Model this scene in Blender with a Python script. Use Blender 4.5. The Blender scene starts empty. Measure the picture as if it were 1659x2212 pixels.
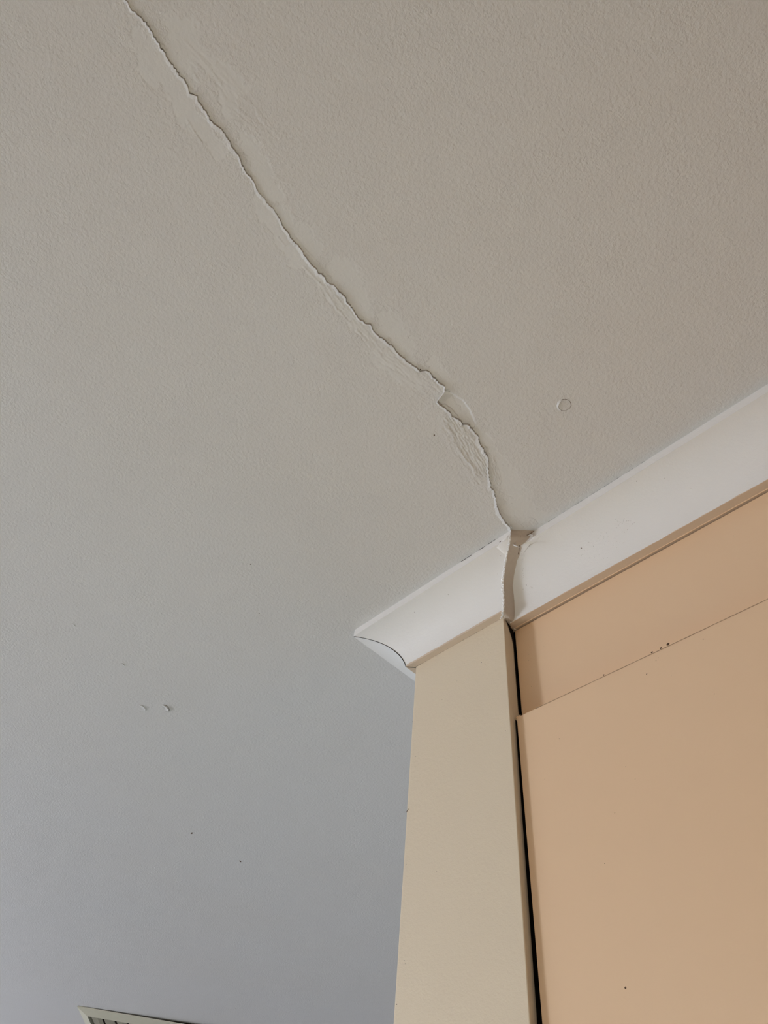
import bpy, bmesh, math, random
import numpy as np
from mathutils import Vector, Matrix, noise

C = bpy.context.scene.collection
S = bpy.context.scene

# ------------------------------------------------------------------ camera
EYE = Vector((0, 0, 1.6))            # ceiling is 1 m above the eye
ZC = 2.6
FOC = 1470.0                          # focal length in pixels of the 1659 x 2212 frame
R3 = Matrix(((0.7040, 0.5223, 0.4812), (0.7048, -0.5968, -0.3835), (0.0869, 0.6092, -0.7883)))
q = R3.to_quaternion(); q.normalize()
R3 = q.to_matrix()
cd = bpy.data.cameras.new('camera'); cam = bpy.data.objects.new('camera', cd); C.objects.link(cam)
cam.matrix_world = Matrix.Translation(EYE) @ R3.to_4x4()
cd.sensor_fit = 'VERTICAL'; cd.sensor_height = 24.0; cd.lens = FOC / 2212 * 24.0
cd.clip_start = 0.01; cd.clip_end = 100
S.camera = cam

# ------------------------------------------------------------------ world, sun, windows' daylight, exposure
w = bpy.data.worlds.new('world'); S.world = w; w.use_nodes = True
bg = w.node_tree.nodes['Background']; bg.inputs[0].default_value = (0.55, 0.72, 1.0, 1); bg.inputs[1].default_value = 0.6
S.view_settings.view_transform = 'Standard'; S.view_settings.look = 'None'
S.view_settings.gamma = 1.0; S.view_settings.use_curve_mapping = False
S.view_settings.exposure = 0.0

def light_area(name, loc, target, sx, sy, power, col, spread=180):
    l = bpy.data.lights.new(name, 'AREA'); l.shape = 'RECTANGLE'; l.size = sx; l.size_y = sy
    l.energy = power; l.color = col; l.spread = math.radians(spread)
    o = bpy.data.objects.new(name, l); C.objects.link(o); o.location = loc
    d = Vector(target) - Vector(loc)
    o.rotation_euler = d.to_track_quat('-Z', 'Y').to_euler()
    return o

# daylight of the room's windows (each light fills its window opening), an added warm fill, and low sun added onto the desk
WA = (-6.00, -3.60, 1.00, 1.25, 1.50)     # window_1 in the front wall: x, y, z centre, width, height
WB = (-7.20, 0.60, 1.30, 2.20, 1.50)      # window_2, with its blind down, in the far left wall
WC = (0.20, -3.60, 1.00, 2.20, 1.50)      # added warm fill at the front wall, blind panel behind it
WD = (-1.60, -3.60, 1.65, 1.00, 0.90)     # opening added in the front wall to let sun onto the desk
PW = dict(a=(248, (0.83, 0.88, 1.0)), b=(10, (0.84, 0.84, 1.0)), c=(18, (1.0, 0.64, 0.32)), s=(27, (0.86, 1.0, 0.96)))
light_area('daylight_window_1', (WA[0], WA[1] + 0.03, WA[2]), (WA[0], 0, WA[2]), WA[3], WA[4], *PW['a'])
light_area('daylight_window_2', (WB[0] + 0.03, WB[1], WB[2]), (0, WB[1], WB[2]), WB[3], WB[4], *PW['b'])
light_area('warm_fill_light', (WC[0], WC[1] + 0.03, WC[2]), (WC[0], 0, WC[2]), WC[3], WC[4], *PW['c'])  # added warm fill that lifts the upright faces
sun = bpy.data.lights.new('sun', 'SUN'); sun.energy = PW['s'][0]; sun.color = PW['s'][1]; sun.angle = math.radians(0.6)
so = bpy.data.objects.new('sun', sun); C.objects.link(so)
so.rotation_euler = Vector((0.80, 3.95, -0.92)).to_track_quat('-Z', 'Y').to_euler()

# ------------------------------------------------------------------ helpers
def tag(o, label=None, cat=None, group=None, kind=None):
    if label: o['label'] = label
    if cat: o['category'] = cat
    if group: o['group'] = group
    if kind: o['kind'] = kind
    return o

def link(name, me, mat, parent=None):
    o = bpy.data.objects.new(name, me); C.objects.link(o)
    if mat:
        for m in (mat if isinstance(mat, (list, tuple)) else [mat]): me.materials.append(m)
    if parent: o.parent = parent
    return o

def pydata(name, v, f, mat, parent=None, smooth=False):
    me = bpy.data.meshes.new(name); me.from_pydata([tuple(p) for p in v], [], f); me.update()
    if smooth:
        me.polygons.foreach_set('use_smooth', [True] * len(me.polygons))
    return link(name, me, mat, parent)

def box(name, x0, x1, y0, y1, z0, z1, mat, parent=None, bevel=0.0):
    bm = bmesh.new()
    bmesh.ops.create_cube(bm, size=1, matrix=Matrix.Translation(((x0+x1)/2, (y0+y1)/2, (z0+z1)/2)) @ Matrix.Diagonal((x1-x0, y1-y0, z1-z0, 1)))
    if bevel: bmesh.ops.bevel(bm, geom=bm.edges[:], offset=bevel, segments=2, profile=0.5, affect='EDGES')
    me = bpy.data.meshes.new(name); bm.to_mesh(me); bm.free()
    return link(name, me, mat, parent)

def empty(name, loc=(0, 0, 0)):
    o = bpy.data.objects.new(name, None); C.objects.link(o); o.location = loc; o.empty_display_size = 0.1
    return o

def reparent(o, p):
    bpy.context.view_layer.update()
    o.parent = p; o.matrix_parent_inverse = p.matrix_world.inverted()

def ray(px, py):
    return R3 @ Vector((px - 829.5, 1106.0 - py, -FOC))
def on_z(px, py, z=ZC):
    d = ray(px, py); return EYE + d * ((z - EYE.z) / d.z)
def on_y(px, py, y):
    d = ray(px, py); return EYE + d * (y / d.y)

# ------------------------------------------------------------------ materials
def srgb(r, g, b):
    f = lambda c: (c/255/12.92) if c/255 <= 0.04045 else ((c/255 + 0.055)/1.055)**2.4
    return (f(r), f(g), f(b), 1)

def new_mat(name):
    m = bpy.data.materials.new(name); m.use_nodes = True
    nt = m.node_tree; b = nt.nodes['Principled BSDF']
    return m, nt, b
def N(nt, t, **k):
    n = nt.nodes.new(t)
    for a, v in k.items(): setattr(n, a, v)
    return n
def noise_tex(nt, co, scale, detail=3, rough=0.5):
    n = N(nt, 'ShaderNodeTexNoise'); n.inputs['Scale'].default_value = scale
    n.inputs['Detail'].default_value = detail; n.inputs['Roughness'].default_value = rough
    nt.links.new(co, n.inputs['Vector']); return n
def math_n(nt, op, a, b=None, clamp=False):
    n = N(nt, 'ShaderNodeMath', operation=op); n.use_clamp = clamp
    for i, x in enumerate((a, b)):
        if x is None: continue
        if hasattr(x, 'default_value') or hasattr(x, 'is_output'): nt.links.new(x, n.inputs[i])
        else: n.inputs[i].default_value = x
    return n.outputs[0]
def mix_c(nt, fac, a, b):
    n = N(nt, 'ShaderNodeMix', data_type='RGBA')
    if hasattr(fac, 'is_output'): nt.links.new(fac, n.inputs[0])
    else: n.inputs[0].default_value = fac
    for s, x in ((6, a), (7, b)):
        if hasattr(x, 'is_output'): nt.links.new(x, n.inputs[s])
        else: n.inputs[s].default_value = x
    return n.outputs[2]

def paint(name, col, col2, rough=0.55, stucco=0.35, scale=120.0, fine=0.3, mask=False, spec=0.35):
    """roller-painted plaster: orange-peel relief, faint tonal mottling; 'mask' makes filler patches smooth"""
    m, nt, b = new_mat(name)
    g = N(nt, 'ShaderNodeNewGeometry').outputs['Position']
    n1 = noise_tex(nt, g, scale, 3, 0.55)
    n2 = noise_tex(nt, g, scale*3.1, 2, 0.5)
    big = noise_tex(nt, g, 2.3, 4, 0.6)
    med = noise_tex(nt, g, 14, 3, 0.55)
    h = math_n(nt, 'ADD', n1.outputs['Fac'], math_n(nt, 'MULTIPLY', n2.outputs['Fac'], fine))
    amp = math_n(nt, 'ADD', 0.45, math_n(nt, 'MULTIPLY', med.outputs['Fac'], 1.1))
    h = math_n(nt, 'MULTIPLY', h, amp)
    f = math_n(nt, 'MULTIPLY', math_n(nt, 'SUBTRACT', big.outputs['Fac'], 0.32), 2.4, True)
    c = mix_c(nt, f, col, col2)
    bump = N(nt, 'ShaderNodeBump'); bump.inputs['Distance'].default_value = 0.001
    bump.inputs['Strength'].default_value = 1.0
    hs = math_n(nt, 'MULTIPLY', h, stucco)
    if mask:
        a = N(nt, 'ShaderNodeAttribute', attribute_name='filler')
        sm = math_n(nt, 'SUBTRACT', 1.0, math_n(nt, 'MULTIPLY', a.outputs['Fac'], 0.72))
        hs = math_n(nt, 'MULTIPLY', hs, sm)
        c = mix_c(nt, math_n(nt, 'MULTIPLY', a.outputs['Fac'], 0.5), c, mask)
    nt.links.new(hs, bump.inputs['Height'])
    nt.links.new(bump.outputs[0], b.inputs['Normal'])
    nt.links.new(c, b.inputs['Base Color'])
    b.inputs['Roughness'].default_value = rough
    b.inputs['Specular IOR Level'].default_value = spec
    return m

def plain(name, col, rough=0.6, spec=0.3, noise_amt=0.15, scale=40):
    m, nt, b = new_mat(name)
    g = N(nt, 'ShaderNodeNewGeometry').outputs['Position']
    n = noise_tex(nt, g, scale, 4, 0.6)
    c = mix_c(nt, n.outputs['Fac'], tuple(x*(1-noise_amt) for x in col[:3])+(1,), tuple(min(1, x*(1+noise_amt)) for x in col[:3])+(1,))
    nt.links.new(c, b.inputs['Base Color']); b.inputs['Roughness'].default_value = rough
    b.inputs['Specular IOR Level'].default_value = spec
    return m

WHITE = (0.73, 0.73, 0.72, 1); WHITE2 = (0.73, 0.72, 0.70, 1)
M_ceil = paint('ceiling_paint', WHITE, WHITE2, 0.5, 1.0, 175, 0.45, mask=(0.77, 0.775, 0.76, 1))
M_white = paint('cove_paint', (0.88, 0.88, 0.865, 1), (0.88, 0.875, 0.86, 1), 0.5, 0.28, 160, 0.4)
M_pier = paint('pier_paint', (0.785, 0.685, 0.525, 1), (0.785, 0.69, 0.535, 1), 0.5, 0.30, 170, 0.5)
M_door = paint('wardrobe_paint', (0.88, 0.64, 0.42, 1), (0.88, 0.65, 0.435, 1), 0.45, 0.05, 170, 0.5)
M_plain = plain('room_wall_paint', (0.70, 0.69, 0.67, 1), 0.7, 0.2, 0.04)
M_floor = plain('floor_boards', (0.30, 0.28, 0.26, 1), 0.4, 0.4, 0.25, 6)
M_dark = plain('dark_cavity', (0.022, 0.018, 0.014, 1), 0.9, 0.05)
M_dirt = plain('dirt', (0.13, 0.085, 0.06, 1), 0.9, 0.05)
M_rough = plain('raw_plaster', (0.84, 0.83, 0.81, 1), 0.85, 0.1, 0.06, 160)
M_rim = plain('torn_white_paint', (0.95, 0.95, 0.94, 1), 0.7, 0.2, 0.02, 160)
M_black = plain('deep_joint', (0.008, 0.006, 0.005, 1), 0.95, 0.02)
M_end_shade = plain('shaded_plaster', (0.60, 0.52, 0.44, 1), 0.9, 0.1, 0.08, 160)  # plaster browned and darkened to carry the end face's shade
M_vent = plain('vent_plastic', (0.62, 0.60, 0.47, 1), 0.5, 0.3, 0.03)

# cove: white, with the wall colour brushed over the flat bottom lip, ragged along its upper edge
def cove_material(name, beige, zlip):
    m = M_white.copy(); m.name = name; nt = m.node_tree; b = nt.nodes['Principled BSDF']
    g = N(nt, 'ShaderNodeNewGeometry').outputs['Position']
    sp = N(nt, 'ShaderNodeSeparateXYZ'); nt.links.new(g, sp.inputs[0])
    wv = N(nt, 'ShaderNodeCombineXYZ'); nt.links.new(sp.outputs[0], wv.inputs[0])
    nz = noise_tex(nt, wv.outputs[0], 22, 4, 0.6)
    thr = math_n(nt, 'ADD', zlip, math_n(nt, 'MULTIPLY', math_n(nt, 'SUBTRACT', nz.outputs['Fac'], 0.45), 0.006))
    f = math_n(nt, 'MULTIPLY', math_n(nt, 'SUBTRACT', thr, sp.outputs[2]), 2500, True)
    old = b.inputs['Base Color'].links[0].from_socket
    nt.links.new(mix_c(nt, f, old, beige), b.inputs['Base Color'])
    return m

# ------------------------------------------------------------------ ceiling with its crack
CR = [(273.2,0.0),(281.4,13.6),(293.6,29.8),(307.1,44.8),(320.7,58.3),(328.8,71.9),(339.7,89.5),(347.8,104.4),(358.7,112.6),(362.7,127.5),(369.5,139.7),(384.4,156.0),(398.0,172.2),(404.8,187.2),(410.2,202.1),(423.8,207.5),(430.6,222.4),(440.1,236.0),(450.9,252.3),(460.4,265.8),(474.0,278.0),(488.9,292.9),(497.0,309.2),(505.2,322.8),(516.0,335.0),(527.1,362.2),(538.0,378.5),(550.2,394.8),(555.6,408.3),(567.8,424.6),(581.4,443.6),(593.6,454.4),(601.7,469.3),(611.2,485.6),(619.3,499.2),(628.8,514.1),(637.0,520.9),(649.2,537.2),(657.3,552.1),(669.5,565.6),(680.4,577.8),(689.9,588.7),(699.4,595.5),(707.5,607.7),(722.4,617.2),(730.6,630.7),(742.8,638.9),(748.2,651.1),(760.4,664.6),(772.6,683.6),(787.5,698.6),(800.0,702.7),(808.1,714.9),(819.0,727.1),(832.5,735.3),(847.5,748.8),(855.6,761.0),(870.5,773.2),(884.1,784.1),(899.0,792.2),(907.1,801.7),(919.3,800.4),(932.9,809.9),(946.5,824.8),(960.0,832.9),(961.4,843.8),(950.5,857.3),(943.8,866.8),(951.9,876.3),(964.1,884.4),(979.0,898.0),(992.6,907.5),(999.4,915.6),(1012.9,917.0),(1021.1,927.8),(1031.9,940.1),(1036.0,957.7),(1045.5,974.0),(1053.6,987.5),(1055.0,1003.8),(1055.0,1020.1),(1057.7,1036.3),(1059.0,1052.6),(1067.2,1060.8),(1069.9,1071.6),(1074.0,1087.9),(1076.7,1101.4),(1083.5,1115.0),(1092.9,1128.6),(1102.4,1139.4)]
cw = [on_z(*p) for p in CR]
cy = np.array([-3.7, -1.3, -0.8, -0.5, -0.36] + [p.y for p in cw] + [0.69, 0.80, 5.0])
cx = np.array([-0.20, -0.25, -0.235, -0.27, -0.285] + [p.x for p in cw] + [-0.462, -0.47, -0.47])
def smooth_noise(t, f, seed):
    return np.array([noise.noise(Vector((a*f, seed, 0.3))) for a in t])
def crack_x(y):
    y = np.asarray(y, float)
    return np.interp(y, cy, cx) + 0.0022*smooth_noise(y, 110, 1.7) + 0.0016*smooth_noise(y, 320, 4.1) + 0.0008*smooth_noise(y, 800, 8.1)

def seg_dist(X, Y, a, b):
    ax, ay, bx, by = a.x, a.y, b.x, b.y
    t = np.clip(((X-ax)*(bx-ax)+(Y-ay)*(by-ay))/max(1e-9, (bx-ax)**2+(by-ay)**2), 0, 1)
    return np.hypot(X-ax-t*(bx-ax), Y-ay-t*(by-ay))
def sstep(x, a, b):
    t = np.clip((x-a)/(b-a), 0, 1); return t*t*(3-2*t)
def vnoise(X, Y, f, seed):
    """cheap vectorised value noise"""
    def h(i, j): return (np.sin(i*127.1 + j*311.7 + seed*74.7)*43758.5453) % 1.0
    x = X*f; y = Y*f; xi = np.floor(x); yi = np.floor(y); u = x-xi; v = y-yi
    u = u*u*(3-2*u); v = v*v*(3-2*v)
    return (h(xi, yi)*(1-u)+h(xi+1, yi)*u)*(1-v) + (h(xi, yi+1)*(1-u)+h(xi+1, yi+1)*u)*v
def fbm(X, Y, f, seed):
    return 0.5*vnoise(X, Y, f, seed) + 0.3*vnoise(X, Y, f*2.1, seed+1) + 0.2*vnoise(X, Y, f*4.3, seed+2)

ys = np.concatenate([np.array([-3.7, -1.8, -1.2, -0.8, -0.6, -0.45, -0.38]), np.arange(-0.34, 0.7301, 0.0009), np.array([0.76, 0.8, 0.9, 1.2, 1.6, 2.2, 3.0, 4.0, 5.0])])
offn = np.concatenate([np.arange(-0.13, -0.006, 0.0013), np.arange(-0.006, -0.0009, 0.0006), [-0.0006, -0.0003, 0.0]])
offp = np.concatenate([[0.00010, 0.0007, 0.0009, 0.0014], np.arange(0.002, 0.008, 0.0008), np.arange(0.008, 0.13, 0.0013)])
left_far = np.array([-1.0, -0.75, -0.5, -0.35, -0.25, -0.18, -0.15])
right_far = np.array([0.15, 0.18, 0.25, 0.35, 0.5, 0.75, 1.0])
cxs = crack_x(ys)
fade = sstep(0.74 - ys, 0.0, 0.03) * 1.0
cols = []
XL, XR = -7.2, 2.6
nL = len(left_far); 
def build_rows():
    X = []; OFF = []
    for i, y in enumerate(ys):
        c = cxs[i]; e0 = c + offn[0]; e1 = c + offp[-1]
        lf = [XL + (e0 - XL)*(1 - (-t))*1.0 for t in []]
        lefts = [XL, -4.5, -3.0, -2.0, -1.4, -1.0, -0.8, e0 - 0.06]
        rights = [e1 + 0.06, 0.0, 0.2, 0.6, 1.2, XR]
        row = lefts + list(c + offn) + list(c + offp) + rights
        X.append(row); OFF.append([r - c for r in row])
    return np.array(X), np.array(OFF)
GX, GO = build_rows()
GY = np.repeat(ys[:, None], GX.shape[1], axis=1)
isleft = np.arange(GX.shape[1])[None, :] < 8 + len(offn)
isleft = np.repeat(isleft, GX.shape[0], axis=0)
D = np.abs(GO)

# height of the step: about 1.5 mm along the run, growing to 5 mm at the broken cornice
stepv = np.interp(GY, [-1.8, -0.3, 0.0, 0.10, 0.3, 0.36, 0.40, 0.47, 0.55, 0.60, 0.66, 0.70, 0.73, 0.76], [0.0010, 0.0016, 0.0018, 0.0026, 0.0021, 0.0031, 0.0034, 0.0026, 0.0026, 0.0032, 0.0050, 0.0062, 0.004, 0])
stepv = stepv * (0.75 + 0.5*vnoise(GY, GY*0, 60, 3.0))
lipw = 0.0026 + 0.0035*vnoise(GY, GY*0, 45, 9.0)**1.5 + 0.0032*sstep(GY, 0.42, 0.50)*(0.4 + 0.8*vnoise(GY, GY*0, 70, 19.0))
drop = np.zeros_like(GX)
L = isleft
lip = np.where(D < lipw, 1 - 0.75*(D/lipw)**0.8, 0)
mid = 0.25*(1 - sstep(D, lipw, 0.05))
prof = np.where(D < lipw, np.maximum(lip, 0.25), mid)
drop += np.where(L, stepv*prof, 0)
# edge curl of the right side: tiny rise into the crack
drop += np.where(~L, -0.0006*(1 - sstep(D, 0, 0.004)) * (GY < 0.73), 0)

# the open gap itself: a hairline that is deep in places
gapd = sstep(vnoise(GY, GY*0, 38, 77.0), 0.25, 0.6)*0.0035*(GY < 0.70)
drop += np.where((~L) & (GO < 0.0008), -gapd, 0)

# trowelled filler patches either side
caps = [((300,100),(330,150),20),((345,140),(420,260),17),((420,250),(470,320),12),((560,440),(640,560),13),((640,545),(760,690),13),((600,515),(612,530),8),((760,690),(870,790),17),((985,905),(1045,1010),14),
        ((395,80),(400,130),26),((440,130),(510,190),14),((490,170),(495,240),15),((535,310),(590,420),14),((610,470),(680,540),20),((740,590),(780,680),22),((830,690),(880,750),20),((930,785),(970,830),14),
        ((1090,1020),(1140,1110),24),((1065,980),(1090,1040),10),((975,870),(1090,1000),9),((820,770),(900,820),22),((1100,1100),(1190,1120),18)]
msk = np.zeros_like(GX)
nz = fbm(GX, GY, 55, 2.0) - 0.5
nz2 = fbm(GX, GY, 160, 12.0) - 0.5
for a, b, r in caps:
    A = on_z(*a); B = on_z(*b); r *= 0.00095
    d = seg_dist(GX, GY, A, B) + nz*r*1.5 + nz2*r*0.7
    msk = np.maximum(msk, 1 - sstep(d, r*0.6, r*1.12))
drop += msk*0.00035*(0.6 + 0.8*nz)
# ragged ridges of brushed-out filler left of the lower crack and beside the middle run
def ridges(a, b, r, amp, f=260, seed=5.0):
    A = on_z(*a); B = on_z(*b); rr = r*0.00095
    d = seg_dist(GX, GY, A, B); m = 1 - sstep(d, rr*0.5, rr)
    dx, dy = (B.x-A.x), (B.y-A.y); l = math.hypot(dx, dy); dx /= l; dy /= l
    U = GX*dx + GY*dy; V = -GX*dy + GY*dx
    n = np.abs(fbm(U*0.14, V + 0.004*fbm(U, V, 60, seed+3), f, seed) - 0.5)*2
    return m*amp*(1 - np.clip(n*3.2, 0, 1))
drop += np.where(L, 1, 0)*ridges((978,915), (1040,1015), 24, 0.0011)
drop += np.where(L, 1, 0)*ridges((960,930), (1030,1040), 12, 0.0006, 220, 8)
drop += np.where(L, 1, 0)*ridges((840,770), (940,860), 28, 0.00045, 200, 9)
drop += np.where(L, 1, 0)*ridges((700,620), (820,760), 10, 0.0005, 300, 19)
drop += np.where(~L, 1, 0)*ridges((690,600), (740,640), 10, 0.0005, 300, 29)
drop += np.where(~L, 1, 0)*ridges((1062,990), (1075,1040), 9, 0.0009, 330, 39)
drop += np.where(~L, 1, 0)*ridges((440,150), (560,280), 26, 0.00035, 150, 49)
def line_ridge(pts, wdt, amp, sharp_right=True):
    global drop
    W = [on_z(*p) for p in pts]
    for A, B in zip(W[:-1], W[1:]):
        d = seg_dist(GX, GY, A, B) + nz2*0.0008
        drop = drop + np.where(d < wdt, amp*(1 - sstep(d, 0, wdt)), 0)
line_ridge([(640,515),(615,530),(600,512)], 0.0016, 0.0004)
line_ridge([(655,575),(690,610),(715,645),(728,668),(755,695)], 0.0022, 0.00045)
line_ridge([(770,712),(790,735),(800,750)], 0.0020, 0.0005)
line_ridge([(405,260),(420,285),(440,315)], 0.0022, 0.0004)
line_ridge([(985,960),(1005,992),(1030,1015)], 0.0018, 0.0005)
line_ridge([(400,90),(430,120),(470,170)], 0.0020, 0.00025)
line_ridge([(640,515),(660,540),(690,570)], 0.0020, 0.00025)
line_ridge([(660,560),(640,575),(690,590)], 0.0015, 0.0)
# hollow where a flake has fallen out of the right side at the kink
poly = [on_z(*p) for p in [(951,862),(962,858),(975,866),(990,876),(1000,890),(1008,905),(1012,917)]]
hd = np.full_like(GX, 9.0)
for A, B in zip(poly[:-1], poly[1:]): hd = np.minimum(hd, seg_dist(GX, GY, A, B))
cut = np.where((~L) & (hd < 0.016), 1 - sstep(hd + nz2*0.003, 0.0105, 0.0125), 0)
drop -= cut*0.0014
msk = np.maximum(msk*(1-cut), cut*0.8)
# fine crease from the flake, upper right
line_ridge([(972,842),(980,858),(988,874),(996,876),(997,888)], 0.0010, -0.0005)
line_ridge([(1121,1127),(1132,1138),(1130,1141),(1143,1154)], 0.0009, -0.0009)
# long soft undulations of old boards and a trowel ridge
drop += 0.0010*(fbm(GX, GY, 7.0, 21.0) - 0.5)*(D < 0.2)
drop *= np.where((ys > -0.36) & (ys < 0.74), 1, 0)[:, None]
drop[:, 0] = 0; drop[:, -1] = 0
for k in range(8): drop[:, k] = 0
for k in range(1, 7): drop[:, -k] = 0
# blend dense strip edges to the flat sheet
edge = sstep(0.13 - D, 0.0, 0.02); edge = np.where(D > 0.131, 0, edge)
drop *= np.where(D > 0.06, edge, 1)

nr, nc = GX.shape
V = np.stack([GX, GY, ZC - drop], -1).reshape(-1, 3)
idx = np.arange(nr*nc).reshape(nr, nc)
F = np.stack([idx[:-1, :-1], idx[1:, :-1], idx[1:, 1:], idx[:-1, 1:]], -1).reshape(-1, 4)   # facing down
me = bpy.data.meshes.new('ceiling')
me.vertices.add(len(V)); me.vertices.foreach_set('co', V.ravel())
me.loops.add(len(F)*4); me.loops.foreach_set('vertex_index', F.ravel().astype(np.int32))
me.polygons.add(len(F)); me.polygons.foreach_set('loop_start', np.arange(0, len(F)*4, 4, dtype=np.int32))
me.update(calc_edges=True)
me.polygons.foreach_set('use_smooth', np.ones(len(F), bool))
at = me.attributes.new('filler', 'FLOAT', 'POINT'); at.data.foreach_set('value', msk.ravel().astype(np.float32))
ceiling = link('ceiling', me, M_ceil)
tag(ceiling, 'off-white stippled plaster ceiling split by a long jagged crack', kind='structure')
box('roof_board', -7.3, 2.7, -3.7, 5.1, ZC + 0.012, ZC + 0.05, M_plain, ceiling)

# small relief marks on the ceiling (parts of it)
def mark(name, px, py, rad, tilt_dir, h, label=None, ramp='in', wide=0.30):
    """a filled screw head that has popped: a disc whose rim stands proud on one side.
    ramp 'in': it rises from the middle to the rim; 'out': the paint outside it ramps up and the disc lies behind the lip"""
    c = on_z(px, py); n = 36; rnd = random.Random(int(px)); v = []; f = []
    td = Vector((tilt_dir[0], tilt_dir[1])).normalized()
    for k in range(n):
        a = 2*math.pi*k/n; r = rad*(1 + 0.04*rnd.uniform(-1, 1)); ca, sa = math.cos(a), math.sin(a)
        t = max(0.0, ca*td.x + sa*td.y - 0.35)/0.65; z = -(t**0.8)*h
        prof = ((1 + wide, 0.0004), (1.0, z - 0.0002), (0.93, z*0.15 - 0.0002), (0.6, -0.0002)) if ramp == 'out' else ((1.04, 0.0006), (1.0, z - 0.0002), (1 - wide, z*0.35 - 0.0002), (0.45, -0.0002))
        for q_, zz in prof: v.append((c.x + ca*r*q_, c.y + sa*r*q_, ZC + zz))
    v.append((c.x, c.y, ZC-0.0002)); m = len(v)-1
    for k in range(n):
        a = 4*k; b = 4*((k+1) % n)
        for j in range(3): f.append((a+j, b+j, b+j+1, a+j+1))
        f.append((a+3, b+3, m))
    o = pydata(name, v, f, M_ceil, ceiling)
    if label: tag(o, label)
    return o
def ring_gap(px, py, rad, a0, a1, wd, seed):
    c = on_z(px, py, ZC - 0.0006); v = []; f = []; n = 30; rnd = random.Random(seed)
    for k in range(n+1):
        a = math.radians(a0 + (a1-a0)*k/n); ww = wd*(0.4 + rnd.random()*0.8)
        r = rad*(1 + 0.03*rnd.uniform(-1, 1))
        v += [c + Vector((math.cos(a)*r, math.sin(a)*r, 0)), c + Vector((math.cos(a)*(r+ww), math.sin(a)*(r+ww), 0))]
    for k in range(n): f.append((2*k, 2*k+1, 2*k+3, 2*k+2))
    pydata('ring_crack', v, f, M_dirt, ceiling)
ring_gap(1219, 875, 0.0102, -75, 165, 0.0007, 5)
ring_gap(352, 1530, 0.0155, -35, 125, 0.0010, 6)
mark('filler_disc', 1219, 875, 0.0098, (-0.75, -0.65), 0.0026, ramp='out', label= 'round filled spot whose left rim has lifted')
mark('filler_disc', 352, 1530, 0.0150, (0.85, 0.5), 0.0040, label= 'oval filled spot with a raised right rim')
mark('filler_disc', 302, 1530, 0.0150, (0.85, 0.5), 0.0020, label='faint oval filled spot')
mark('filler_disc', 264, 1436, 0.0060, (0.85, 0.5), 0.0022)
mark('filler_disc', 157, 1351, 0.0060, (0.85, 0.5), 0.0010)

def specks(name, pts, mat, plane, parent, thick=0.0004):
    """dirt flecks and chips: flattened six-sided crumbs; pts = (px, py, size in mm, stretch, angle in degrees)"""
    v = []; f = []
    for i, (px, py, s, st, ang) in enumerate(pts):
        c, ex, ey, nn = plane(px, py)
        rnd = random.Random(i*7+3); s *= 0.0005; b = len(v); ca, sa = math.cos(math.radians(ang)), math.sin(math.radians(ang))
        for k in range(6):
            a = k*math.pi/3; r = s*rnd.uniform(0.75, 1.2)
            u = math.cos(a)*r*st; w_ = math.sin(a)*r
            uu = u*ca - w_*sa; ww = u*sa + w_*ca
            v.append(c + ex*uu + ey*ww - nn*0.0003)
        v.append(c + nn*thick)
        for k in range(6): f.append((b+k, b+(k+1) % 6, b+6))
    o = pydata(name, v, f, mat, parent)
    return tag(o, kind='stuff')
def pl_z(z):
    return lambda px, py: (on_z(px, py, z), Vector((1, 0, 0)), Vector((0, -1, 0)), Vector((0, 0, -1)))
def pl_y(y):
    return lambda px, py: (on_y(px, py, y), Vector((1, 0, 0)), Vector((0, 0, 1)), Vector((0, -1, 0)))

specks('dirt_speck', [(938,940,3.0,1,0),(414,1800,6,2.2,10),(519,1861,5,2.5,60),(541,1219,2,1.5,30),(535,1218,1.5,1.2,0),(560,1325,2,1,0),(852,789,2.0,1.6,60),(908,798,2,1,0),(748,1288,1.5,1,0),(508,2178,5,1,0),(103,2150,5,1.5,30)], M_dirt, pl_z(ZC-0.0004), ceiling)
rnd = random.Random(4)
specks('plaster_crumb', [(1130+rnd.gauss(0, 9), 958+rnd.gauss(0, 9), rnd.uniform(0.8, 2.0), rnd.uniform(1, 2), rnd.uniform(0, 180)) for _ in range(26)] + [(1133, 963, 4, 1.3, 40)]
       + [(1117+rnd.gauss(0, 3), 946+rnd.gauss(0, 3), rnd.uniform(1, 2.2), 1.3, rnd.uniform(0, 180)) for _ in range(6)]
       + [(1068+rnd.gauss(0, 5), 1028+rnd.gauss(0, 8), rnd.uniform(0.8, 2.2), rnd.uniform(1, 2.5), rnd.uniform(0, 180)) for _ in range(14)]
       + [(456+rnd.gauss(0, 4), 155+rnd.gauss(0, 6), rnd.uniform(1.5, 3), 2, 70) for _ in range(3)]
       + [(778+rnd.gauss(0, 10), 690+rnd.gauss(0, 10), rnd.uniform(0.5, 1.3), 1.3, rnd.uniform(0, 180)) for _ in range(10)], M_rough, pl_z(ZC), ceiling, 0.0009)

# ------------------------------------------------------------------ cornices
NP = 22
def profile(Y0, Yw, zb, lip_top, lip_bot, n=NP):
    """from the ceiling edge down: flat vertical lip, concave quarter curve, flat horizontal lip, back to the wall"""
    zt = ZC - lip_top; yb = Yw - lip_bot
    P = [(Y0, ZC + 0.004), (Y0, zt)]
    # concave arc: starts level (at the ceiling side) and ends upright (at the wall side)
    for k in range(1, n+1):
        a = math.radians(8) + (math.radians(82) - math.radians(8))*k/n
        a0 = math.radians(8); a1 = math.radians(82)
        u = (math.sin(a) - math.sin(a0))/(math.sin(a1) - math.sin(a0))
        wv = (math.cos(a0) - math.cos(a))/(math.cos(a0) - math.cos(a1))
        P.append((Y0 + (yb - Y0)*u, zt + (zb - zt)*wv))
    P += [(Yw, zb), (Yw + 0.004, zb)]
    return P

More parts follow.
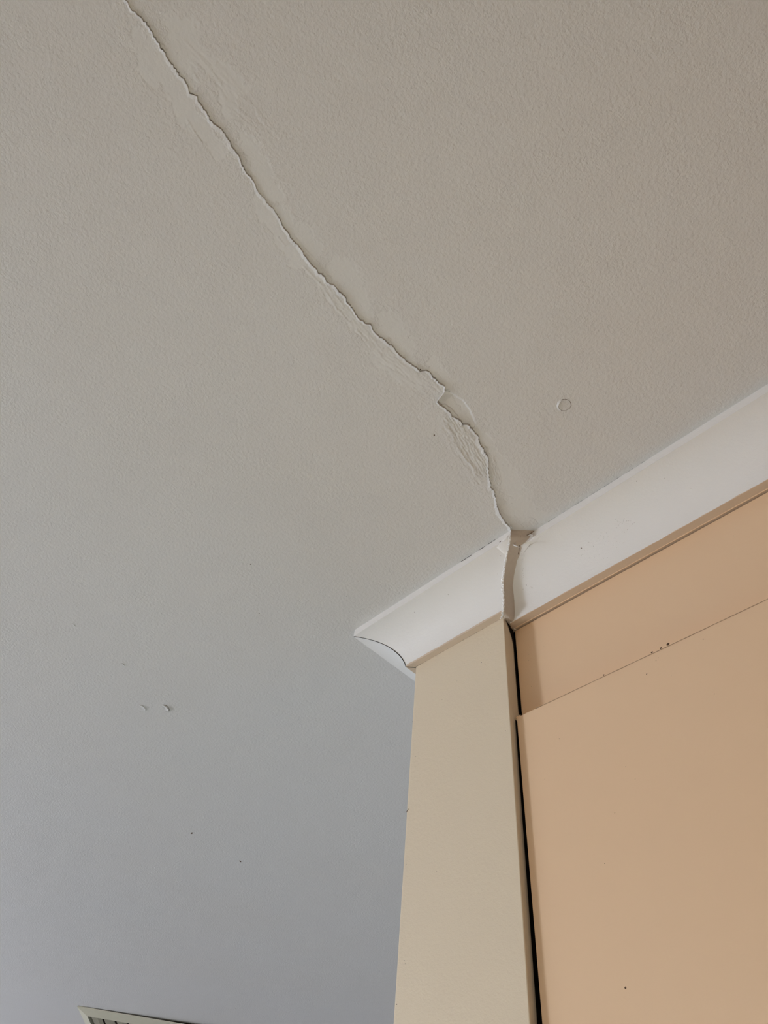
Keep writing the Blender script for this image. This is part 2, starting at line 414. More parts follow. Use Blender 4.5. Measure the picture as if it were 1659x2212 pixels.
YL, YR = 0.6725, 0.7025            # ceiling edges of left and right cornice
PY, FY = 0.767, 0.802              # pier face and fascia face
ZBL, ZBR = 2.5070, 2.5007          # their bottom edges
PL = profile(YL, PY, ZBL, 0.018, 0.0135)
PR = profile(YR, FY, ZBR, 0.018, 0.0195)

def hit(px, py, P):
    """where the sight line through a pixel meets a cornice face running along X"""
    d = ray(px, py); best = None
    for (y0, z0), (y1, z1) in zip(P[:-1], P[1:]):
        # EYE + t d : y = t dy ; z = 1.6 + t dz on segment
        ey, ez = y1-y0, z1-z0
        det = d.y*(-ez) - d.z*(-ey)
        if abs(det) < 1e-12: continue
        t = (y0*(-ez) - (z0-EYE.z)*(-ey))/det
        s = (d.y*(z0-EYE.z) - d.z*y0)/det
        if -1e-6 <= s <= 1+1e-6 and t > 0 and (best is None or t < best[0]): best = (t, s)
    if best is None: return None
    return EYE + d*best[0]

eA = [(1103.7,1143),(1103,1160),(1101.7,1174),(1097.9,1190),(1095.5,1202),(1093,1216),(1091,1231),(1089.2,1245),(1087.6,1258),(1088.5,1272),(1088.7,1288),(1089.2,1304),(1089,1319),(1086.3,1332),(1084.2,1337.6)]
eB = [(1152,1150),(1144,1162),(1127,1180),(1123,1197),(1116.5,1211),(1112.5,1230),(1109.6,1245),(1107.6,1264),(1109.2,1280),(1111,1298),(1112.1,1317),(1111.6,1334),(1112,1345),(1112,1361)]
hA = [h for h in (hit(*p, PL) for p in eA) if h]
hB = [h for h in (hit(*p, PR) for p in eB) if h]
# end of the left cornice as a function of height along its profile
def end_x(P, hs, base, jag, seed):
    xs = []
    ws = [h.z*0.5 - h.y*0.5 for h in hs]            # monotone along the profile: falls from ceiling to wall
    order = np.argsort(ws); wa = np.array(ws)[order]; xa = np.array([hs[i].x for i in order])
    for (y, z) in P:
        xs.append(float(np.interp(z*0.5 - y*0.5, wa, xa)) + jag*noise.noise(Vector((z*300, y*300, seed))))
    return xs
def fine(P, n):
    """resample a profile evenly"""
    P = [Vector(p) for p in P]; Ls = [0]
    for a, b in zip(P[:-1], P[1:]): Ls.append(Ls[-1] + (b-a).length)
    out = []
    keys = sorted(set([Ls[-1]*k/n for k in range(n+1)] + Ls[:3] + Ls[-3:]))
    for s in keys:
        for i in range(len(P)-1):
            if Ls[i] - 1e-9 <= s <= Ls[i+1] + 1e-9:
                t = (s-Ls[i])/max(1e-9, Ls[i+1]-Ls[i]); out.append(tuple(P[i].lerp(P[i+1], t))); break
    return out

PLf = fine(PL, 90); PRf = fine(PR, 90)
XCOR_C = -0.8868      # left corner on the ceiling
XW = -0.7877          # left side of the pier

def cove_mesh(P, xend_a, xstart_b, xs_mid):
    """skin along X: rows at xstart_b(profile) ... xs_mid ... xend_a(profile)"""
    cols = [xstart_b] + [[x]*len(P) for x in xs_mid] + [xend_a]
    v = [(c[i], P[i][0], P[i][1]) for c in cols for i in range(len(P))]
    n = len(P); f = []
    for j in range(len(cols)-1):
        for i in range(n-1):
            f.append((j*n+i, j*n+i+1, (j+1)*n+i+1, (j+1)*n+i))
    return v, f

def sharp_smooth(o, ang=35):
    me = o.data
    me.polygons.foreach_set('use_smooth', [True]*len(me.polygons))
    me.set_sharp_from_angle(angle=math.radians(ang))

def shrink(x, y, z, i): return (x, y, z)

M_coveL = cove_material('cove_paint_left', (0.70, 0.575, 0.45, 1), ZBL + 0.0035)
M_coveR = cove_material('cove_paint_right', (0.72, 0.565, 0.42, 1), ZBR + 0.0010)

# left cornice: mitred at its outer corner, snapped off at the crack
endL = end_x(PLf, hA, 0, 0.0012, 2.0)
mitre = [XW - (XW - XCOR_C)*(PY - y)/(PY - YL) if y <= PY else XW for (y, z) in PLf]
v, f = cove_mesh(PLf, endL, mitre, [XW + 0.004, -0.72, -0.65, -0.60, -0.575] )
cov1 = pydata('trim_1', v, f, M_coveL); sharp_smooth(cov1)
tag(cov1, 'short white cove cornice over the beige pier, broken off at its right end', kind='structure')
# return piece going back along the pier's left side
v = []; f = []
n = len(PLf)
for j, yb in enumerate([None, 1.0, 1.6, 2.4, 3.4, 4.6]):
    for i, (y, z) in enumerate(PLf):
        x = XW - (XW - XCOR_C)*(PY - y)/(PY - YL) if y <= PY else XW
        yy = y + 0.0012 if yb is None else yb
        v.append((x - 0.0006, yy, z - 0.0006))
for j in range(5):
    for i in range(n-1): f.append((j*n+i, (j+1)*n+i, (j+1)*n+i+1, j*n+i+1))
ret = pydata('return_cornice', v, f, M_coveL, cov1); sharp_smooth(ret)
tag(ret, 'white return of the cornice round the pier corner, open at the mitre')

# the dark open slit of the mitre, lower half
gv = []; gf = []
k0 = int(n*0.34)
for i in range(k0, n-4):
    y, z = PLf[i]; x = mitre[i]; wd = 0.0004 + 0.0011*min(1, (i-k0)/25.0)
    gv += [(x + 0.0002, y - 0.0005, z - 0.0006), (x - wd, y - 0.0003, z - 0.0007)]
gf = [(2*i, 2*i+1, 2*i+3, 2*i+2) for i in range(len(gv)//2-1)]
pydata('open_mitre', gv, gf, M_dark, cov1)
# snapped end face of the left cornice, reaching back to the right one
def resamp(pts, n):
    Ls = [0]
    for a, b in zip(pts[:-1], pts[1:]): Ls.append(Ls[-1] + (b-a).length)
    out = []
    for k in range(n):
        s = Ls[-1]*k/(n-1)
        for i in range(len(pts)-1):
            if s <= Ls[i+1] + 1e-9:
                out.append(pts[i].lerp(pts[i+1], (s-Ls[i])/max(1e-9, Ls[i+1]-Ls[i]))); break
    return out
edgeL = [Vector((endL[i], PLf[i][0], PLf[i][1])) for i in range(1, len(PLf)-2)]
A = resamp(edgeL, 70); hB = [Vector((-0.425, YR, ZC + 0.001))] + hB; B = resamp(hB, 70)
rows = 7; v = []; f = []
for j in range(rows):
    t = j/(rows-1)
    for i in range(70):
        p = A[i].lerp(B[i] + Vector((0.0, 0.003, 0.0)), t)
        k = math.sin(math.pi*t)
        p.x += 0.0010*k*noise.noise(p*260) + 0.0014*k*noise.noise(p*90)
        p.y += 0.0006*k*noise.noise(p*200 + Vector((5, 0, 0)))
        v.append(p)
for j in range(rows-1):
    for i in range(69): f.append((j*70+i, j*70+i+1, (j+1)*70+i+1, (j+1)*70+i))
endf = pydata('broken_end', v, f, M_end_shade, cov1, smooth=True)
tag(endf, 'broken plaster end face of the cornice, shade painted into its colour')

# ragged white rim of torn paint along the broken edge
def torn_rim(name, pts, w, h, mat, parent, seed, out=Vector((0, -1, -1))):
    rnd = random.Random(seed); v = []; f = []
    out = out.normalized()
    for i, p in enumerate(pts):
        a = pts[max(0, i-1)]; b = pts[min(len(pts)-1, i+1)]
        t = (b-a).normalized()
        wd = w*(0.35 + rnd.random()); hh = h*(0.3 + rnd.random())
        v += [p + Vector((-wd, 0, 0)) - out*0.0004, p + Vector((-wd*0.35, 0, 0)) + out*hh, p + Vector((0.0004 + 0.0006*rnd.random(), 0, 0)) + out*hh*0.6, p - out*0.001]
    for i in range(len(pts)-1):
        for k in range(3): f.append((4*i+k, 4*i+k+1, 4*(i+1)+k+1, 4*(i+1)+k))
    return pydata(name, v, f, mat, parent)
rim_pts = resamp([Vector((endL[i], PLf[i][0], PLf[i][1])) for i in range(2, len(PLf)-3)], 120)
rim_pts = [p + Vector((0.0005*noise.noise(p*500), 0, 0)) for p in rim_pts]
torn_rim('torn_paint_rim', rim_pts[8:], 0.0062, 0.0030, M_rim, cov1, 11)
# a dab of filler at the top of the left cornice beside the break
def dab(name, pts2, P, th, mat, parent, seed=0.0):
    """thin smear of filler following the cornice face; pts2 = outline in photo pixels"""
    cx_ = sum(p[0] for p in pts2)/len(pts2); cy_ = sum(p[1] for p in pts2)/len(pts2)
    v = []; f = []; n = 6; m = len(pts2)
    for j in range(n):
        t = j/(n-1)
        for (px, py) in pts2:
            qx = cx_ + (px-cx_)*t; qy = cy_ + (py-cy_)*t
            h = hit(qx, qy, P)
            if h is None: h = on_z(qx, qy, ZC)
            hgt = th*(1 - t**5) * (1 + 0.5*noise.noise(Vector((qx*0.12, qy*0.05, seed)))) - 0.0003
            v.append(h + Vector((0, -0.7, -0.7))*hgt)
    for j in range(n-1):
        for k in range(m): f.append((j*m+k, j*m+(k+1) % m, (j+1)*m+(k+1) % m, (j+1)*m+k))
    return pydata(name, v, f, mat, parent, smooth=True)
dab('filler_smear', [(1102,1152),(1100,1172),(1096,1190),(1093,1200),(1088,1198),(1080,1190),(1071,1182),(1078,1172),(1088,1163)], PL, 0.0013, M_rim, cov1)
# wedge of plaster sagging out of the bottom of the joint
Wp = [on_y(1089,1319,0.770), on_y(1097,1321,0.776), on_y(1108,1336,0.788), on_y(1111.5,1345,0.796), on_y(1111.8,1361,0.799), on_y(1107,1354,0.795), on_y(1099,1343,0.786), on_y(1090,1337,0.776), on_y(1085,1336,0.769)]
v = [p + Vector((0.0, 0.002*0, 0)) for p in Wp] + [p + Vector((0.003, 0.012, 0.004)) for p in Wp]
n = len(Wp); cpt = sum(Wp, Vector())/n + Vector((0.001, -0.002, -0.001)); v.append(cpt)
f = [(i, (i+1) % n, 2*n) for i in range(n)] + [(i, i+n, (i+1) % n + n, (i+1) % n) for i in range(n)]
wedge = pydata('plaster_wedge', v, f, M_rough, cov1)
tag(wedge, 'loose wedge of raw plaster sagging from the joint')

# torn paper and plaster shreds in the broken corner
def ribbon(name, pts, y, wd, th, mat, parent, seed=1):
    P3 = resamp([on_y(px, py, y) for px, py in pts], 26); rnd = random.Random(seed); v = []; f = []
    for i, p in enumerate(P3):
        t = (P3[min(25, i+1)] - P3[max(0, i-1)]).normalized(); nn = t.cross(Vector((0, 1, 0))).normalized()
        w2 = wd*(0.35 + 0.65*math.sin(math.pi*i/25))*(0.7 + 0.6*rnd.random())
        v += [p - nn*w2, p + Vector((0, -th, -th*0.3)), p + nn*w2, p + Vector((0, th, 0))]
    for i in range(25):
        for k in range(4): f.append((4*i+k, 4*i+(k+1) % 4, 4*i+4+(k+1) % 4, 4*i+4+k))
    return pydata(name, v, f, mat, parent)
ribbon('paper_shred', [(1102.3,1163),(1105,1171),(1111,1178),(1121,1182)], 0.690, 0.0011, 0.0022, M_rough, cov1, 2)
ribbon('paper_shred', [(1112,1181),(1109,1190),(1103.5,1197)], 0.708, 0.0005, 0.0010, M_rough, cov1, 3)
ribbon('paper_shred', [(1110,1167),(1113,1171),(1114,1175)], 0.690, 0.0006, 0.0012, M_rough, cov1, 4)
ribbon('paper_shred', [(1100,1133),(1104,1137),(1107,1141)], 0.664, 0.0008, 0.0014, M_rough, cov1, 5)
ribbon('paper_shred', [(1139,1158),(1146,1155),(1152,1156),(1150,1160)], 0.700, 0.0010, 0.0016, M_rough, cov1, 6)
ribbon('dark_fissure', [(1110,1146),(1118,1154),(1121,1161),(1125,1157)], 0.688, 0.0005, 0.0006, M_dirt, cov1, 7)
ribbon('dark_fissure', [(1121,1161),(1124,1170),(1122,1180),(1121,1190),(1119,1198)], 0.700, 0.0006, 0.0006, M_dirt, cov1, 8)
ribbon('dark_fissure', [(1136,1157),(1146,1152),(1154,1147)], 0.697, 0.0005, 0.0006, M_dirt, cov1, 9)
ribbon('dark_fissure', [(1110.5,1228),(1111.5,1240),(1108,1256),(1107,1272)], 0.762, 0.0004, 0.0005, M_dirt, cov1, 10)
for i_, pt in enumerate([[(1094,1325),(1091,1330),(1088,1338)],[(1090,1268),(1093,1273),(1094,1278)],[(1085.5,1322),(1090,1319),(1096,1316)],[(1083,1315),(1086,1320),(1087,1327)]]):
    ribbon('paper_shred', pt, 0.764, 0.0008, 0.0016, M_rim, cov1, 20+i_)
ribbon('dark_fissure', [(1086.5,1258),(1090,1262)], 0.735, 0.0006, 0.0006, M_dirt, cov1, 11)

# right cornice
startR = [x - 0.010 for x in end_x(PRf, hB, 0, 0.0, 7.0)]
v, f = cove_mesh(PRf, [2.55]*len(PRf), startR, [-0.40, -0.2, 0.0, 0.4, 1.2])
cov2 = pydata('trim_2', v, f, M_coveR); sharp_smooth(cov2)
tag(cov2, 'long white cove cornice above the built-in wardrobe, right of the crack', kind='structure')
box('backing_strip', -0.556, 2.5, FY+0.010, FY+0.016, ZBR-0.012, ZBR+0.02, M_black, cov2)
# bead of old paint along its lower edge
v = []; f = []
nb = 160
for i in range(nb):
    x = -0.560 + 1.0*(i/(nb-1))**1.2; a = 0.0008*(0.8 + 0.5*noise.noise(Vector((x*60, 0, 3))))
    v += [(x, FY - 0.0052, ZBR + 0.0004), (x, FY - 0.0046, ZBR - a), (x, FY - 0.0028, ZBR - a*1.1), (x, FY - 0.0022, ZBR + 0.0004)]
for i in range(nb-1):
    for k in range(3): f.append((4*i+k, 4*i+k+1, 4*i+k+5, 4*i+k+4))
pydata('paint_bead', v, f, M_door, cov2, smooth=True)
dab('filler_smear', [(1128,1178),(1150,1158),(1166,1150),(1172,1156),(1160,1170),(1140,1183),(1131,1196),(1126,1200)], PR, 0.0007, M_white, cov2, 3.0)

def on_cove(P):
    def g(px, py):
        h = hit(px, py, P) or on_z(px, py)
        nn = Vector((0, -0.7, -0.7)); return (h, Vector((1, 0, 0)), Vector((0, 0.7, -0.7)), nn)
    return g
rnd = random.Random(9)
pits = [(1256,1184,3.2,2.2,30),(1113+40,1262,0,1,0),(1137,1264,2.2,1.4,60),(1130,1273,1.5,1,0),(1172,1243,1.2,1,0),(1312,1040+165,1.5,1,0),(1375,1039,2,1,0),(1436,1033,2,1,0)]
pits += [(1110+20+rnd.gauss(0, 1.2), 1228+rnd.uniform(0, 28), rnd.uniform(0.5, 1.3), 1.3, 80) for _ in range(9)]
pits += [(1255+rnd.uniform(0, 70), 1204-0.45*rnd.uniform(0, 70)+rnd.gauss(0, 5), rnd.uniform(0.5, 1.2), rnd.uniform(1, 1.8), rnd.uniform(0, 180)) for _ in range(22)]
specks('dirt_speck', [p for p in pits if p[2] > 0], M_dirt, on_cove(PR), cov2, 0.0003)
specks('plaster_crumb', [(1350+rnd.gauss(0, 16), 1130+rnd.gauss(0, 8), rnd.uniform(0.8, 1.8), rnd.uniform(1, 2), rnd.uniform(0, 180)) for _ in range(34)]
       + [(1310+rnd.gauss(0, 20), 1165+rnd.gauss(0, 8), rnd.uniform(0.8, 1.5), rnd.uniform(1, 2), rnd.uniform(0, 180)) for _ in range(20)]
       + [(1492,1055,3,1.5,20),(1150+rnd.gauss(0, 1), 1270, 2.5, 3.5, 60)]
       + [(1126+rnd.gauss(0, 2.5), 1205+rnd.uniform(-15, 20), rnd.uniform(1, 2), 1.5, 70) for _ in range(14)], M_rough, on_cove(PR), cov2, 0.0008)
specks('dirt_speck', [(1081.5,1200.5,1.6,1,0),(1081,1171,2.2,2.5,20),(968,1284.5,1.6,1,0),(1075,1240,1.2,1,0),(1069,1255,1.2,1,0),(1083,1255,1.2,1,0),(855,1303,1.6,1.4,0),(895,1322,1.2,2,60),(941,1384,1.2,1,0)]
       + [(1085+rnd.gauss(0, 1.5), 1262+rnd.uniform(0, 70), rnd.uniform(0.6, 1.4), 1.5, 80) for _ in range(16)], M_dirt, on_cove(PL), cov1, 0.0003)
# open hairline between cornice lip and ceiling at the break (dark slits)
def slit(name, a, b, wd, P, parent, n=14, seed=0):
    rnd = random.Random(seed); v = []; f = []; k = 0
    for i in range(n):
        if rnd.random() < 0.35: continue
        t0 = i/n; t1 = (i + rnd.uniform(0.5, 1.1))/n
        q = []
        for t in (t0, t1):
            p = a.lerp(b, t); q += [p + Vector((0, -0.0004, -0.0001)), p + Vector((0, -0.0004, -wd*rnd.uniform(0.5, 1.2)))]
        v += q; f.append((k, k+1, k+3, k+2)); k += 4
    return tag(pydata(name, v, f, M_dark, parent), kind='stuff')
slit('open_joint', Vector((-0.463, YL, ZC)), Vector((-0.60, YL, ZC)), 0.0013, PL, cov1, 16, 3)
slit('open_joint', Vector((-0.40, YR, ZC)), Vector((-0.20, YR, ZC)), 0.0006, PR, cov2, 40, 5)
slit('open_joint', Vector((-0.566, PY-0.0004, ZBL+0.0006)), Vector((XW, PY-0.0004, ZBL+0.0006)), 0.0010, PL, cov1, 60, 8)

# ------------------------------------------------------------------ pier
def prism(name, quad_top, quad_bot, mat, parent=None, bevel=0.0012):
    v = list(quad_bot) + list(quad_top); n = 4
    bm = bmesh.new(); vs = [bm.verts.new(p) for p in v]
    bm.faces.new(vs[:4][::-1]); bm.faces.new(vs[4:])
    for i in range(4): bm.faces.new((vs[i], vs[(i+1) % 4], vs[4+(i+1) % 4], vs[4+i]))
    bmesh.ops.recalc_face_normals(bm, faces=bm.faces[:])
    if bevel: bmesh.ops.bevel(bm, geom=bm.edges[:], offset=bevel, segments=3, profile=0.5, affect='EDGES')
    me = bpy.data.meshes.new(name); bm.to_mesh(me); bm.free()
    o = link(name, me, mat, parent); return o
zt = ZBL + 0.02; zb = 0.0
xrT, xrB = -0.5608, -0.5722          # the pier's right edge leans slightly (it opens the joint)
pier = prism('wall_left', [(XW, PY, zt), (xrT, PY, zt), (xrT-0.0045, 0.800, zt), (XW, 0.800, zt)],
             [(XW, PY, zb), (xrB, PY, zb), (xrB-0.0045, 0.800, zb), (XW, 0.800, zb)], M_pier, bevel=0.0016)
tag(pier, 'narrow beige-painted pier standing left of the dark joint', kind='structure')
box('return_wall', XW + 0.0003, -0.66, 0.801, 4.9, 0.0, ZC - 0.002, M_plain, pier)
specks('dirt_speck', [(1040,1431,3.0,1.4,60),(1048,1436,1.3,1,0),(987,1471,1.6,1,0),(955,1511,2.2,1.2,30),(932,1495,1.6,1.8,40),(1092,1579,2.6,1.3,60),(898,1634,2.4,1.6,70),(880,1751,3.5,2,60),(883,1748,2.5,2.5,10),(877,1867,3,1,0),(943,1882,2,1,40),(892,1558,2,2,60),(874,2075,2,1,0),(875,2082,2,1,0),(857,2169.5,3,1.1,0),(1003,1433,1.2,1,0),(1060,1410,1.2,1,0)], M_dirt, pl_y(PY), pier, 0.0003)
# dark plates on the pier side paint in the shade deep in the joint
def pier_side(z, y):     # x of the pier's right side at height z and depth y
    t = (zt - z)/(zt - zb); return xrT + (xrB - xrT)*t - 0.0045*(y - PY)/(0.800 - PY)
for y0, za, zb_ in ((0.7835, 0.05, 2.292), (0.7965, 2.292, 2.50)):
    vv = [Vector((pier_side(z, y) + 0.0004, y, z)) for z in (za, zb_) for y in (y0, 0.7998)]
    pydata('shade_plate', vv, [(0, 1, 3, 2)], M_dark, pier)
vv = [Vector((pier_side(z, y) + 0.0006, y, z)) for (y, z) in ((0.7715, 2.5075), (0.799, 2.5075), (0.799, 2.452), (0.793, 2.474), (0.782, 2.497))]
pydata('shade_plate', vv, [(0, 1, 2, 3, 4)], M_dark, pier)  # dark polygon paints in the deep shade under the wedge
M_scuff = plain('scuff', (0.52, 0.38, 0.31, 1), 0.7, 0.2)
specks('scuff_mark', [(974+i*7, 1793-i*4.6, 0.9, 7.0, 33) for i in range(7)], M_scuff, pl_y(PY), pier, 0.0001)

# ------------------------------------------------------------------ built-in wardrobe
ward = empty('built_in_wardrobe', (0.6, 1.1, 0))
tag(ward, 'beige-painted built-in wardrobe with a plain overlay door under a flush top fascia', 'wardrobe')
DY = 0.7812
fx = -0.5624
fas = prism('fascia', [(fx, FY, ZBR-0.0022), (2.5, FY, ZBR-0.0015), (2.5, FY+0.008, ZBR-0.0015), (fx, FY+0.008, ZBR-0.0022)],
            [(fx-0.001, FY, 2.20), (2.5, FY, 2.20), (2.5, FY+0.008, 2.20), (fx-0.001, FY+0.008, 2.20)], M_door, bevel=0.0008)
reparent(fas, ward)
zd = 1.6 + 0.6928
x1 = 0.34
d1 = prism('door', [(-0.5593, DY, zd), (x1, DY, zd), (x1, FY-0.0012, zd), (-0.5593, FY-0.0012, zd)],
           [(-0.5500, DY, 0.10), (x1, DY, 0.10), (x1, FY-0.0012, 0.10), (-0.5500, FY-0.0012, 0.10)], M_door, bevel=0.0014)
reparent(d1, ward)
d2 = prism('door', [(x1+0.004, DY, zd), (1.24, DY, zd), (1.24, FY-0.0012, zd), (x1+0.004, FY-0.0012, zd)],
           [(x1+0.004, DY, 0.10), (1.24, DY, 0.10), (1.24, FY-0.0012, 0.10), (x1+0.004, FY-0.0012, 0.10)], M_door, bevel=0.0014)
reparent(d2, ward)
for nm, a in (('side_panel', (-0.5560, -0.540, FY+0.019, 1.38, 0.0, ZC-0.01)), ('side_panel', (2.45, 2.50, FY+0.019, 1.38, 0.0, ZC-0.01)), ('back_panel', (-0.540, 2.45, 1.37, 1.38, 0.0, ZC-0.01)), ('plinth', (-0.55, 2.45, FY+0.02, FY+0.04, 0.0, 0.10)),
              ('frame_rail', (1.26, 2.5, FY-0.001, FY+0.017, 0.1, 2.199))):
    reparent(box(nm, *a, M_dark if nm != 'frame_rail' else M_door), ward)
o = specks('dirt_speck', [(1208,1596,2.6,1.2,30),(1443,1391.5,3.2,1.8,35),(1397,1456,3.2,1.6,50),(1417,1427,2.2,1,0),(1422,1420.5,1.3,1.5,40),(1408,1409,2,1.6,30),(1427,1400,1.6,1.5,30),(1177,1683,1.6,1,60),(1351,2134,4.2,1.5,20),(1328,1756,1.8,2,40),(1351,1656,1.2,1,0),(1306,1865,1.8,1.2,60),(1372,1683,1.4,1.5,0),(1519,1381,2.2,2,20),(1543,1499,1.6,2,40),(1450,1460,1.4,1,0)], M_dirt, pl_y(DY), None, 0.0003)
reparent(o, d1)
o = specks('dirt_speck', [(1142,1427,1.8,1,0),(1142,1414,1.2,1.3,40),(1166.5,1522.5,1.8,1,0),(1148,1483,1.2,2.5,-60),(1584.5,1157.5,1.8,1.4,-30),(1175,1396,1.2,1,0),(1270,1280,1.0,1,0),(1304,1460,1.8,1,0)], M_dirt, pl_y(FY), None, 0.0003)
reparent(o, fas)
# thin brown line along the top edge of the door
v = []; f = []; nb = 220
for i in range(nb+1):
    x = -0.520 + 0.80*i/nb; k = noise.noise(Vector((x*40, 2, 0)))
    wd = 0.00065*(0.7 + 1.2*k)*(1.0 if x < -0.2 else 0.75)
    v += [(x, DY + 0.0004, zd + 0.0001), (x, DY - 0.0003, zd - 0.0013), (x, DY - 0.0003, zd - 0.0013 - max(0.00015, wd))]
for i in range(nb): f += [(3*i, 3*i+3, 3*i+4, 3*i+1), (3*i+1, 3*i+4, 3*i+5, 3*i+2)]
o = pydata('edge_line', v, f, plain('edge_brown', (0.50, 0.35, 0.23, 1), 0.8, 0.1, 0.3, 90)); reparent(o, d1)
# chip at the top corner of the door and clotted paint in the joint
o2 = specks('dirt_speck', [(1442,1391,3.0,1.8,25),(1427,1400,2.5,1.6,25),(1408,1409,2.6,1.5,25),(1304,1458,2.2,1.2,25)], M_dirt, pl_y(DY-0.0004), None, 0.0005); reparent(o2, d1)
o = specks('paint_clot', [(1117,1549,4.0,1.6,20),(1122,1546,3.0,1.8,25),(1112,1556,1.5,1.5,70)], M_door, pl_y(DY+0.001), None, 0.0006)
reparent(o, d1)

# ------------------------------------------------------------------ ceiling vent
vc = on_z(168, 2172, ZC)
vent = empty('ceiling_vent', (vc.x, vc.y, ZC))
tag(vent, 'cream plastic louvred air vent hanging slightly away from the ceiling', 'vent')
ang = math.atan2(0.786, 0.618)
VW, VL, FR, TH = 0.62, 0.80, 0.058, 0.020     # overall sizes, frame width, thickness
def vlocal(x, y, z):      # x along the visible edge, y away from it, z down from the ceiling
    return (x, y, -z)
def vbar(name, pts_lo, pts_hi, mat):
    v = [vlocal(*p) for p in pts_lo] + [vlocal(*p) for p in pts_hi]
    f = [(0, 1, 2, 3), (7, 6, 5, 4)] + [(i, i+4, (i+1) % 4+4, (i+1) % 4) for i in range(4)]
    me = bpy.data.meshes.new(name); me.from_pydata(v, [], f); me.update()
    bm = bmesh.new(); bm.from_mesh(me); bmesh.ops.recalc_face_normals(bm, faces=bm.faces[:]); bm.to_mesh(me); bm.free()
    o = link(name, me, mat, vent); return o
o_, i_ = 0.0, FR
outer = [(0, 0), (VL, 0), (VL, VW), (0, VW)]
inner = [(FR*0.8, FR), (VL-FR*0.8, FR), (VL-FR*0.8, VW-FR), (FR*0.8, VW-FR)]
SAG = lambda x: 0.001 + 0.016*x/VL          # hangs lower towards its far end
for k in range(4):
    a, b = outer[k], outer[(k+1) % 4]; c, d = inner[(k+1) % 4], inner[k]
    lo = [(a[0], a[1], SAG(a[0])), (b[0], b[1], SAG(b[0])), (c[0], c[1], SAG(c[0])), (d[0], d[1], SAG(d[0]))]
    bev = 0.006
    hi = []
    for (p, s) in ((a, 1), (b, 1), (c, 0), (d, 0)):
        hi.append((p[0], p[1], SAG(p[0]) + (0.005 if s else TH)))
    vbar('frame', lo, hi, M_vent)
ns = 11
for k in range(ns):      # broad curved blades: two facets each
    x = FR*0.8 + 0.030 + (VL - FR*1.6 - 0.03)*(k + 0.3)/ns
    prof = [(0.004, 0.0012), (-0.008, 0.012), (-0.030, 0.0185), (-0.030, 0.0170), (-0.010, 0.0100), (0.001, 0.0012)]
    v = [vlocal(x + px_, yy, pz + SAG(x)*0.9) for yy in (FR, VW-FR) for px_, pz in prof]
    m_ = len(prof); f = [(i, (i+1) % m_, (i+1) % m_ + m_, i+m_) for i in range(m_)] + [tuple(range(m_))[::-1], tuple(range(m_, 2*m_))]
    pydata('slat', v, f, M_vent, vent)
bk = pydata('backing', [vlocal(0.03, 0.03, 0.0007), vlocal(VL-0.03, 0.03, 0.0007), vlocal(VL-0.03, VW-0.03, 0.0007), vlocal(0.03, VW-0.03, 0.0007)], [(0, 1, 2, 3)], M_dark, vent)
vent.rotation_euler = (0, 0, ang)

# ------------------------------------------------------------------ rest of the room (outside the picture; it carries the light)
fl = box('floor', -7.3, 2.7, -3.7, 5.1, -0.05, 0.0, M_floor); tag(fl, 'grey-brown wooden floor below the picture', kind='structure')
def wall_open(name, axis, pos, th, a0, a1, hole, mat, label):
    """wall with one rectangular opening; axis 'y' = wall plane at y=pos spanning x; axis 'x' likewise"""
    h0, h1, z0, z1 = hole; bm = bmesh.new()
    for (u0, u1, w0, w1) in ((a0, h0, 0, ZC+0.01), (h1, a1, 0, ZC+0.01), (h0, h1, 0, z0), (h0, h1, z1, ZC+0.01)):
        lo, hi = (pos-th, pos) if th > 0 else (pos, pos-th)
        if axis == 'y': mn, mx = (u0, lo, w0), (u1, hi, w1)
        else: mn, mx = (lo, u0, w0), (hi, u1, w1)
        bmesh.ops.create_cube(bm, size=1, matrix=Matrix.Translation([(p+q)/2 for p, q in zip(mn, mx)]) @ Matrix.Diagonal([q-p for p, q in zip(mn, mx)] + [1]))
    me = bpy.data.meshes.new(name); bm.to_mesh(me); bm.free()
    o = link(name, me, mat); return tag(o, label, kind='structure')
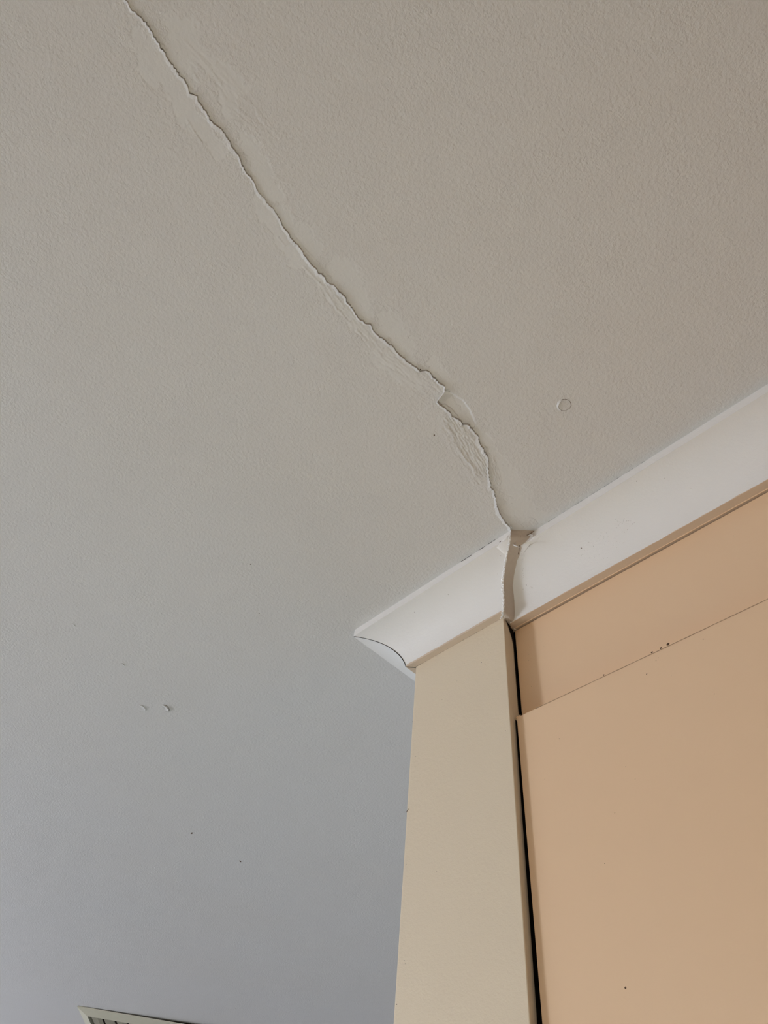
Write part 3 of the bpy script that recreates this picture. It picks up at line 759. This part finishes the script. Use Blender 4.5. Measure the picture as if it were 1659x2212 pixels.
wall_open('wall_front', 'y', -3.6, 0.12, -7.3, 2.7, (WD[0]-WD[3]/2, WD[0]+WD[3]/2, WD[2]-WD[4]/2, WD[2]+WD[4]/2), M_plain, 'plain wall behind the viewpoint with an opening added for the sun')
wf = tag(box('wall_far_left', -7.3, -7.2, -3.7, 5.1, 0, ZC+0.01, M_plain), 'plain wall with a wide window at the far left end', kind='structure')
M_blind = plain('blind_cloth', (0.70, 0.72, 0.75, 1), 0.8, 0.1, 0.03)
bl = box('window_1', WA[0]-WA[3]/2, WA[0]+WA[3]/2, WA[1]+0.002, WA[1]+0.014, WA[2]-WA[4]/2, WA[2]+WA[4]/2, M_blind); tag(bl, 'tall narrow window behind a lowered pale blind in the front wall', kind='structure')
bl = box('window_2', WB[0]+0.002, WB[0]+0.014, WB[1]-WB[3]/2, WB[1]+WB[3]/2, WB[2]-WB[4]/2, WB[2]+WB[4]/2, M_blind); tag(bl, 'wide window behind a lowered pale blind at the far left end', kind='structure')
bl = box('fill_panel', WC[0]-WC[3]/2, WC[0]+WC[3]/2, WC[1]+0.002, WC[1]+0.014, WC[2]-WC[4]/2, WC[2]+WC[4]/2, M_blind); tag(bl, 'pale blind panel added behind the warm fill light at the front wall', kind='structure')
tag(box('wall_right', 2.6, 2.7, -3.7, 5.1, 0, ZC+0.01, M_plain), 'plain wall at the right end of the room', kind='structure')
tag(box('wall_back', -7.3, 2.7, 5.0, 5.1, 0, ZC+0.01, M_plain), 'plain wall closing the far side of the room', kind='structure')

M_bounce = plain('bounce_laminate', (0.66, 0.68, 0.68, 1), 0.55, 0.3, 0.04)
desk = empty('bounce_desk', (-0.8, 0.33, 0)); tag(desk, 'pale desk added unseen below the frame to bounce sun onto the ceiling', 'desk')  # unseen, added as a bounce surface for the ceiling
reparent(box('bounce_top', -1.7, 0.05, -0.10, 0.76, 0.72, 0.75, M_bounce, bevel=0.002), desk)
for x in (-1.68, 0.0):
    reparent(box('side_panel', x, x+0.03, -0.07, 0.74, 0.0, 0.72, M_bounce, bevel=0.001), desk)
